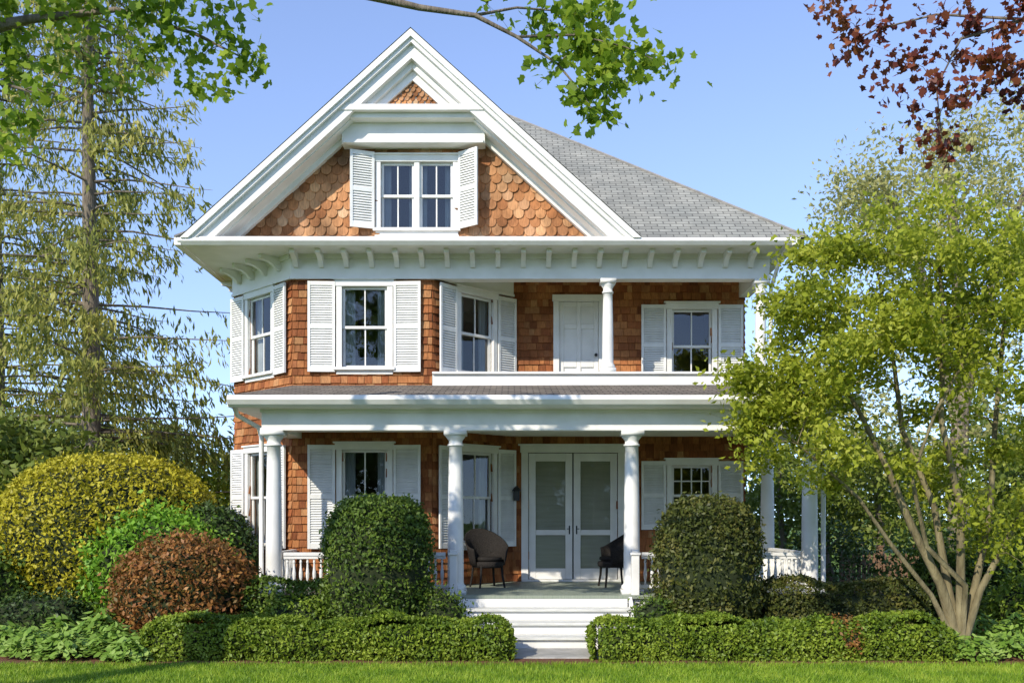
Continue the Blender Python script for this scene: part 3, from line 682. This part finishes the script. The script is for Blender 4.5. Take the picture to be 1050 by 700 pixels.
# ---------------------------------------------------------------- trees
def nearest(stems,p):
    best=None
    for st,ra in stems:
        for k_ in range(len(st)-1):
            for t in (0,.5):
                q=[st[k_][i]*(1-t)+st[k_+1][i]*t for i in range(3)]
                dd=math.dist(q,p)+(2.0*max(0,q[2]-p[2]+.1))
                if best is None or dd<best[0]: best=(dd,q,ra[k_]*(1-t)+ra[k_+1]*t)
    return best
def tree(name,base,stems,blobs,explicit,lm,bm,ls,lpc,sig,label,shape=RH,clamp=None,bias=.2,bt=.018,flat=.7,group=None,lift=.1):
    e=empty(name,base,label,'tree',group)
    m=MB()
    for st,ra in stems: m.tube(st,ra,8)
    C=[]
    for c,r,n in blobs:
        for i in range(n):
            while True:
                u=np.array([random.uniform(-1,1) for _ in range(3)])
                if .25<np.linalg.norm(u)<1: break
            C.append((c[0]+u[0]*r[0],c[1]+u[1]*r[1],c[2]+u[2]*r[2],1))
    for c in explicit: C.append((c[0],c[1],c[2],c[3] if len(c)>3 else 1))
    if clamp: C=[c for c in C if clamp(c)]
    pts=[]
    st2=list(stems)
    C.sort(key=lambda c:nearest(stems,c[:3])[0])
    for c in C:
        d,q,r0=nearest(st2,c[:3]); p=np.array(c[:3]); q=np.array(q); L=np.linalg.norm(p-q)
        mid=(p+q)/2+np.array([random.uniform(-.1,.1)*L,random.uniform(-.1,.1)*L,lift*L])
        r1=min(r0*.7,bt*(.6+L*.35)); line=[tuple(q),tuple(q*.55+mid*.45+np.array([0,0,.02*L])),tuple(mid),tuple(mid*.5+p*.5),tuple(p)]; rr=[r1,r1*.85,r1*.7,r1*.5,r1*.25]
        m.tube(line,rr,5); st2.append((line,rr))
        n=int(lpc*c[3]*random.uniform(.5,1.5)); s=sig*random.uniform(.7,1.35)
        P=p+rng.normal(0,1,(n,3))*np.array([s,s,s*flat]); 
        k_=n//4; tt=rng.uniform(.4,1,(k_,1)); P2=mid+(p-mid)*tt+rng.normal(0,s*.5,(k_,3)); pts+=[P,P2]
        for _ in range(3):
            j=random.randrange(n); m.tube([tuple(p),tuple((p+P[j])/2+np.array([0,0,.02])),tuple(P[j])],[r1*.3,r1*.22,.002],4)
    P=np.concatenate(pts)
    nb=np.tile((0,0,1.),(len(P),1))
    co_=leafmesh('crown',[leafset(P,ls,shape,nb,bias)],lm,base); par(co_,e)
    to=m.obj('trunk',bm,smooth=True,origin=base); par(to,e); return e
YB=-1.7; base=S(985,665,YB); base=(base[0],YB,0)
def st(pts,Y1,r0,r1):
    P=[base]; n=len(pts)
    for i,(px,py) in enumerate(pts): P.append(S(px,py,YB+(Y1-YB)*(i+1)/n))
    R=[r0*1.3]+[r0+(r1-r0)*i/(n-1) for i in range(n)]; return (P,R)
stems=[st([(965,600),(935,540),(910,480),(880,420),(850,370)],-2.0,.065,.02),
       st([(970,590),(958,520),(925,440),(915,360),(900,280)],-1.4,.055,.018),
       st([(985,590),(985,520),(965,430),(968,330),(960,240)],-2.2,.06,.018),
       st([(1000,600),(1015,530),(1020,440),(1030,330),(1045,240)],-1.5,.055,.018),
       st([(1005,605),(1040,540),(1075,470),(1110,380)],-2.1,.05,.02),
       st([(990,600),(950,560),(935,490),(960,420),(1000,350)],-2.6,.04,.015),
       st([(955,610),(915,560),(880,510),(835,470),(800,440)],-2.3,.035,.012)]
Y=-1.9
def bl(px,py,rx,rz,n,y=Y,ry=None): 
    c=S(px,py,y); return (c,(rx,ry or min(rx,1.5),rz),n)
tree('flowering_tree',base,stems,[bl(870,350,1.35,1.35,56),bl(960,320,1.5,1.55,60),bl(1050,330,1.5,1.9,52),bl(800,405,.8,.65,24),bl(850,270,.5,.45,9),bl(930,235,.8,.4,13),bl(820,320,.5,.5,8),bl(1020,520,1.2,.9,20),bl(850,470,1.1,.4,14),bl(768,420,.3,.3,5),bl(1150,380,1.6,2.0,22)],
  [],M['dog'],M['bark2'],.045,118,.165,'multi-stemmed tree with yellow-green spring leaves beside the porch',
  clamp=lambda c: c[1]<-.85 or c[0]>6.2)
Yp=11; bp_=(S(985,0,Yp)[0],Yp,0)
ps=[([bp_,(bp_[0]-.1,Yp,3),(bp_[0]+.1,Yp,6),S(975,200,Yp),S(960,110,Yp)],[.32,.26,.2,.12,.04]),
    ([(bp_[0],Yp,4),S(940,260,Yp),S(900,180,Yp)],[.16,.1,.04]),([(bp_[0],Yp,4.5),S(1030,240,Yp),S(1080,140,Yp)],[.16,.1,.04])]
tree('tall_tree',bp_,ps,[bl(940,210,2.4,2.2,50,Yp,2.5),bl(1050,180,2.8,2.6,60,Yp,2.5),bl(870,230,1.3,1.5,18,Yp,2),bl(1100,350,3,3,26,Yp,2),bl(920,400,3.0,2.4,34,Yp,2)],[],M['pale'],M['bark'],.075,80,.40,
   'tall tree with thin pale yellow-green spring foliage',bt=.03,lift=-.05)
mb_=(-7.0,-6.6,0); Yn=-6.2
ms=[([mb_,(-6.95,-6.6,2),(-6.8,-6.5,4.2),(-6.5,-6.4,6.5),(-6.2,-6.4,9)],[.3,.25,.22,.17,.1]),
    ([(-6.8,-6.5,5.0),S(-60,40,Yn),S(30,20,Yn),S(120,10,Yn),S(200,35,Yn),S(250,60,Yn)],[.13,.09,.04,.025,.016,.007]),
    ([(-6.8,-6.5,4.6),S(-70,100,Yn),S(0,85,Yn),S(50,100,Yn)],[.08,.05,.02,.008]),
    ([(-6.5,-6.4,6.6),(-4.5,-6.8,7.0),(-2.6,-7.1,6.75),S(345,-12,-7.2),S(430,8,-7.2),S(487,16,-7.2),S(530,38,-7.2),S(572,66,-7.2),S(600,100,-7.2),S(615,128,-7.2)],[.14,.11,.08,.045,.026,.02,.015,.010,.007,.004]),
    ([S(487,16,-7.2),S(530,8,-7.1),S(580,12,-7.1),S(620,8,-7.1)],[.014,.010,.006,.003]),
    ([S(530,38,-7.2),S(590,36,-7.3),S(640,48,-7.3),S(682,66,-7.3)],[.012,.009,.006,.003])]
exp=[(*S(px,py,-7.2),f) for px,py,f in [(555,12,.35),(590,14,.45),(622,10,.4),(600,45,.7),(635,48,.7),(660,60,.6),(680,68,.4),(575,70,.4),(598,95,.6),(612,122,.5),(620,80,.6),(645,85,.3),(565,38,.25),(500,5,.2),(612,-6,.3),(588,30,.55),(650,72,.5),(618,62,.5),(605,112,.4)]]
exp+=[(*S(px,py,Yn+random.uniform(-.3,.3)),f) for px,py,f in [(20,30,1),(60,15,.9),(15,75,.9),(45,95,.7),(20,125,.6),(60,60,.7),(100,20,.8),(105,70,.5),(125,85,.35),(140,15,.8),(150,50,.5),(175,30,.7),(180,75,.5),(205,60,.7),(215,95,.35),(235,40,.5),(250,70,.5),(262,60,.3),(215,10,.7),(75,-5,1),(170,0,.8),(0,150,.5),(240,5,.4),(0,0,1.2),(0,50,1)]]
tree('maple_tree',mb_,ms,[bl(60,-80,1.2,.45,14,Yn,1.0),bl(210,-80,1.2,.3,8,Yn,1)],exp,
   M['maple'],M['bark'],.044,78,.125,'maple tree with fresh green leaves on overhanging branches',shape=MAPLE,bt=.008)
rb=(6.9,-6.6,0); Yr=-6.5
rs=[([rb,(6.9,-6.6,2),(6.8,-6.5,4.5),(6.6,-6.5,7)],[.25,.2,.17,.1]),
    ([(6.8,-6.5,5.5),S(1120,10,Yr),S(1050,20,Yr),S(985,40,Yr),S(960,90,Yr),S(966,145,Yr)],[.08,.05,.022,.013,.008,.004]),
    ([S(1050,20,Yr),S(960,15,Yr),S(900,30,Yr),S(862,50,Yr)],[.014,.010,.007,.003]),
    ([S(1120,10,Yr),S(1060,60,Yr),S(1010,90,Yr),S(1000,110,Yr)],[.02,.014,.008,.004])]
exr=[(*S(px,py,Yr+random.uniform(-.3,.3)),f) for px,py,f in [(845,4,.4),(862,18,.5),(878,42,.4),(865,60,.3),(905,28,.35),(925,60,.4),(915,92,.35),(938,112,.35),(955,140,.35),(968,152,.3),(960,85,.4),(985,60,.5),(980,100,.35),(1000,25,.5),(1015,60,.5),(1035,30,.7),(1040,70,.6),(1050,5,.8),(1010,90,.4),(960,20,.4),(900,5,.3),(1045,100,.4),(950,55,.35),(1075,40,.8),(990,0,.4)]]
tree('purple_leaf_tree',rb,rs,[],exr,M['red'],M['bark'],.036,85,.095,'tree with dark red-purple leaves on overhanging branches',shape=MAPLE,bt=.006)
sb=(-8.5,-13.6,0)
tree('maple_tree',sb,[([sb,(-8.4,-13.6,2.5),(-8.2,-13.5,5)],[.22,.18,.1])],[((-8.6,-13.0,5.0),(2.6,2.3,1.3),30)],[],M['maple'],M['bark'],.10,60,.28,'leafy maple standing on the lawn before the house',bt=.02)
sb=(-3.6,-19.5,0)
tree('maple_tree',sb,[([sb,(-3.5,-19.5,4),(-3.3,-19.3,8.5)],[.3,.24,.12])],[((-3.4,-19.3,9.3),(3.6,2.0,1.3),34)],[],M['maple'],M['bark'],.11,60,.30,'leafy maple standing on the lawn before the house',bt=.02)
def spruce(base,H,R,label,n_b=5,dens=1.0):
    e=empty('spruce_tree',base,label,'tree'); m=MB(); bx,by,_=base
    m.tube([(bx,by,0),(bx+.05,by,H*.3),(bx-.05,by,H*.65),(bx,by,H)],[.28,.22,.14,.02],10)
    P=[];D=[]; h=1.2
    while h<H-.3:
        for i in range(n_b):
            a=random.uniform(0,6.28); L=(R*(1-h/H)**.75+.3)*random.uniform(.45,1.15); hz=h+random.uniform(-.2,.2)
            if random.random()<.10: continue
            ca,sa=math.cos(a),math.sin(a); line=[]
            dr=random.uniform(.15,.42)
            for t in (0,.3,.6,.85,1): line.append((bx+ca*L*t,by+sa*L*t,hz+L*(.10*t-dr*t*t+.12*t**4)))
            m.tube(line,[.04,.028,.018,.010,.004],5)
            A=np.array(line); ns=int(38*L*dens*random.uniform(.3,1.5))
            t=rng.uniform(.08,1,ns)**.8*4; i0=np.minimum(t.astype(int),3); f=(t-i0)[:,None]; q=A[i0]*(1-f)+A[i0+1]*f
            side=rng.normal(0,1,(ns,1))*np.array([[-sa,ca,0]])*(.10+.08*L)*(1.1-t[:,None]/4*.7)
            q=q+side; dn=rng.uniform(0,1,(ns,1))**1.8*.8
            q[:,2]-=dn[:,0]*.8+.05*np.abs(side).sum(1); P.append(q)
            D.append(np.array([[ca*.35,sa*.35,-1.2]])+rng.normal(0,.4,(ns,3)))
        h+=random.uniform(.36,.52)
    P=np.concatenate(P);D=np.concatenate(D)
    sh=[(-1,0),(0,-.24),(1,0),(0,.24)]
    V1=leafset(P,.125,sh,tdir=D); V2=leafset(P+rng.normal(0,.08,P.shape),.10,sh,tdir=D+rng.normal(0,.6,D.shape))
    par(leafmesh('crown',[V1,V2],M['spruce'],base),e); par(m.obj('trunk',M['bark'],smooth=True,origin=base),e)
spruce((S(92,0,9)[0],9,0),19,5.0,'tall spruce with sparse drooping yellow-green branches',6,.74)
spruce((S(-5,0,13)[0],13,0),21,5.4,'tall spruce with hanging golden-green branchlets',5,.7)
def wildtree(x,y,h,r,mat,label,n=40,name='leafy_tree',ls=.09,zc=.6):
    b=(x,y,0); tree(name,b,[([b,(x+.1,y,h*.3),(x-.05,y,h*.6),(x,y,h*.85)],[.14,.11,.07,.03])],[((x,y,h*zc),(r,r,h*(1-zc)),n)],[],mat,M['bark'],ls,90,.34,label,bt=.025)
wildtree(S(30,0,5)[0],5,4.2,1.8,M['wood'],'leafy green garden tree at the lawn edge',42)
wildtree(S(225,0,12)[0],12,3.6,1.7,M['dog'],'young yellow-green tree beyond the house corner',28)
wildtree(S(150,0,14)[0],14,4.4,2.2,M['pale'],'young pale green tree beyond the golden shrub',30)
wildtree(S(800,0,14)[0],14,4.2,1.8,M['wood'],'green garden tree beyond the porch end',32)
wildtree(S(900,0,12)[0],12,4.6,2.1,M['wood'],'green garden tree near the fence',40)
wildtree(S(1060,0,5)[0],5,3.6,1.6,M['wood'],'green garden tree beyond the fence',36)
wildtree(S(850,0,4.5)[0],4.5,1.7,.9,M['holly'],'dark green shrub beside the porch end',26,'garden_shrub',.05,.45)
wildtree(S(960,0,3)[0],3,1.5,1.0,M['yew'],'dark green shrub near the fence',28,'garden_shrub',.05,.45)
n=42000; X=rng.uniform(-34,34,n); hh=5.2+1.8*np.sin(X*.21)+1.2*np.sin(X*.53+1)+ .9*np.sin(X*1.3)+np.where(X<-8,.8,0)+np.where(X>8,3.2,0)
Yw=rng.uniform(34,39,n); Z=rng.uniform(0,1,n)**.8*hh*(1-((Yw-37)/3.6)**2*.4)
P=np.stack([X,Yw,Z],1); P+=np.stack([lump(P,.8,1),lump(P,.9,2),lump(P,.8,3)],1)*.9
o=leafmesh('woodland',[leafset(P,.2,RH)],M['wood'],(0,37,0)); o['kind']='stuff'; tag(o,'belt of green trees beyond the garden','trees')
n=9000; X=rng.uniform(-50,50,n); hh=9+3*np.sin(X*.3)+2*np.sin(X*.77+1)
Yw=rng.uniform(-52,-48,n); Z=rng.uniform(0,1,n)*hh
P=np.stack([X,Yw,Z],1)
o=leafmesh('woodland',[leafset(P,.75,RH)],M['wood'],(0,-50,0)); o['kind']='stuff'; tag(o,'belt of green trees across the lawn','trees')
fx0,fx1,fy=S(868,0,6)[0],S(940,0,6)[0],6
fe=empty('garden_fence',((fx0+fx1)/2,fy,0),'brown wooden garden fence with pointed posts','fence')
m=MB(); x=fx0
while x<fx1: m.prism_y([(x,.05),(x+.09,.05),(x+.09,1.05),(x+.045,1.12),(x,1.05)],fy,fy+.02); x+=.115
m.box(fx0,fx1,fy+.02,fy+.06,.3,.38); m.box(fx0,fx1,fy+.02,fy+.06,.85,.93); par(m.obj('fence_boards',M['fence']),fe)
for x in (fx0-.06,(fx0+fx1)/2,fx1+.06):
    m=MB(); m.box(x-.05,x+.05,fy+.06,fy+.16,0,1.25); m.box(x-.065,x+.065,fy+.045,fy+.175,1.25,1.29); par(m.obj('fence_post',M['fence']),fe)
n=80000; X=rng.uniform(-8.5,8.5,n); Yg=rng.uniform(-4.9,-2.66,n)
n2=12000; X=np.concatenate([X,rng.uniform(-11,-7.2,n2)]); Yg=np.concatenate([Yg,rng.uniform(-2.56,1,n2)])
n=len(X)
a=rng.uniform(0,6.28,n); hgt=rng.uniform(.025,.07,n); wb=.006; lean=rng.normal(0,.025,(n,2))
V=np.zeros((n,3,3)); V[:,0]=np.stack([X-wb*np.cos(a),Yg-wb*np.sin(a),np.zeros(n)],1); V[:,1]=np.stack([X+wb*np.cos(a),Yg+wb*np.sin(a),np.zeros(n)],1)
V[:,2]=np.stack([X+lean[:,0],Yg+lean[:,1],hgt],1)
o=leafmesh('grass',[V],M['grass'],(0,-4,0)); o['kind']='stuff'; tag(o,'mown green lawn grass blades','grass')
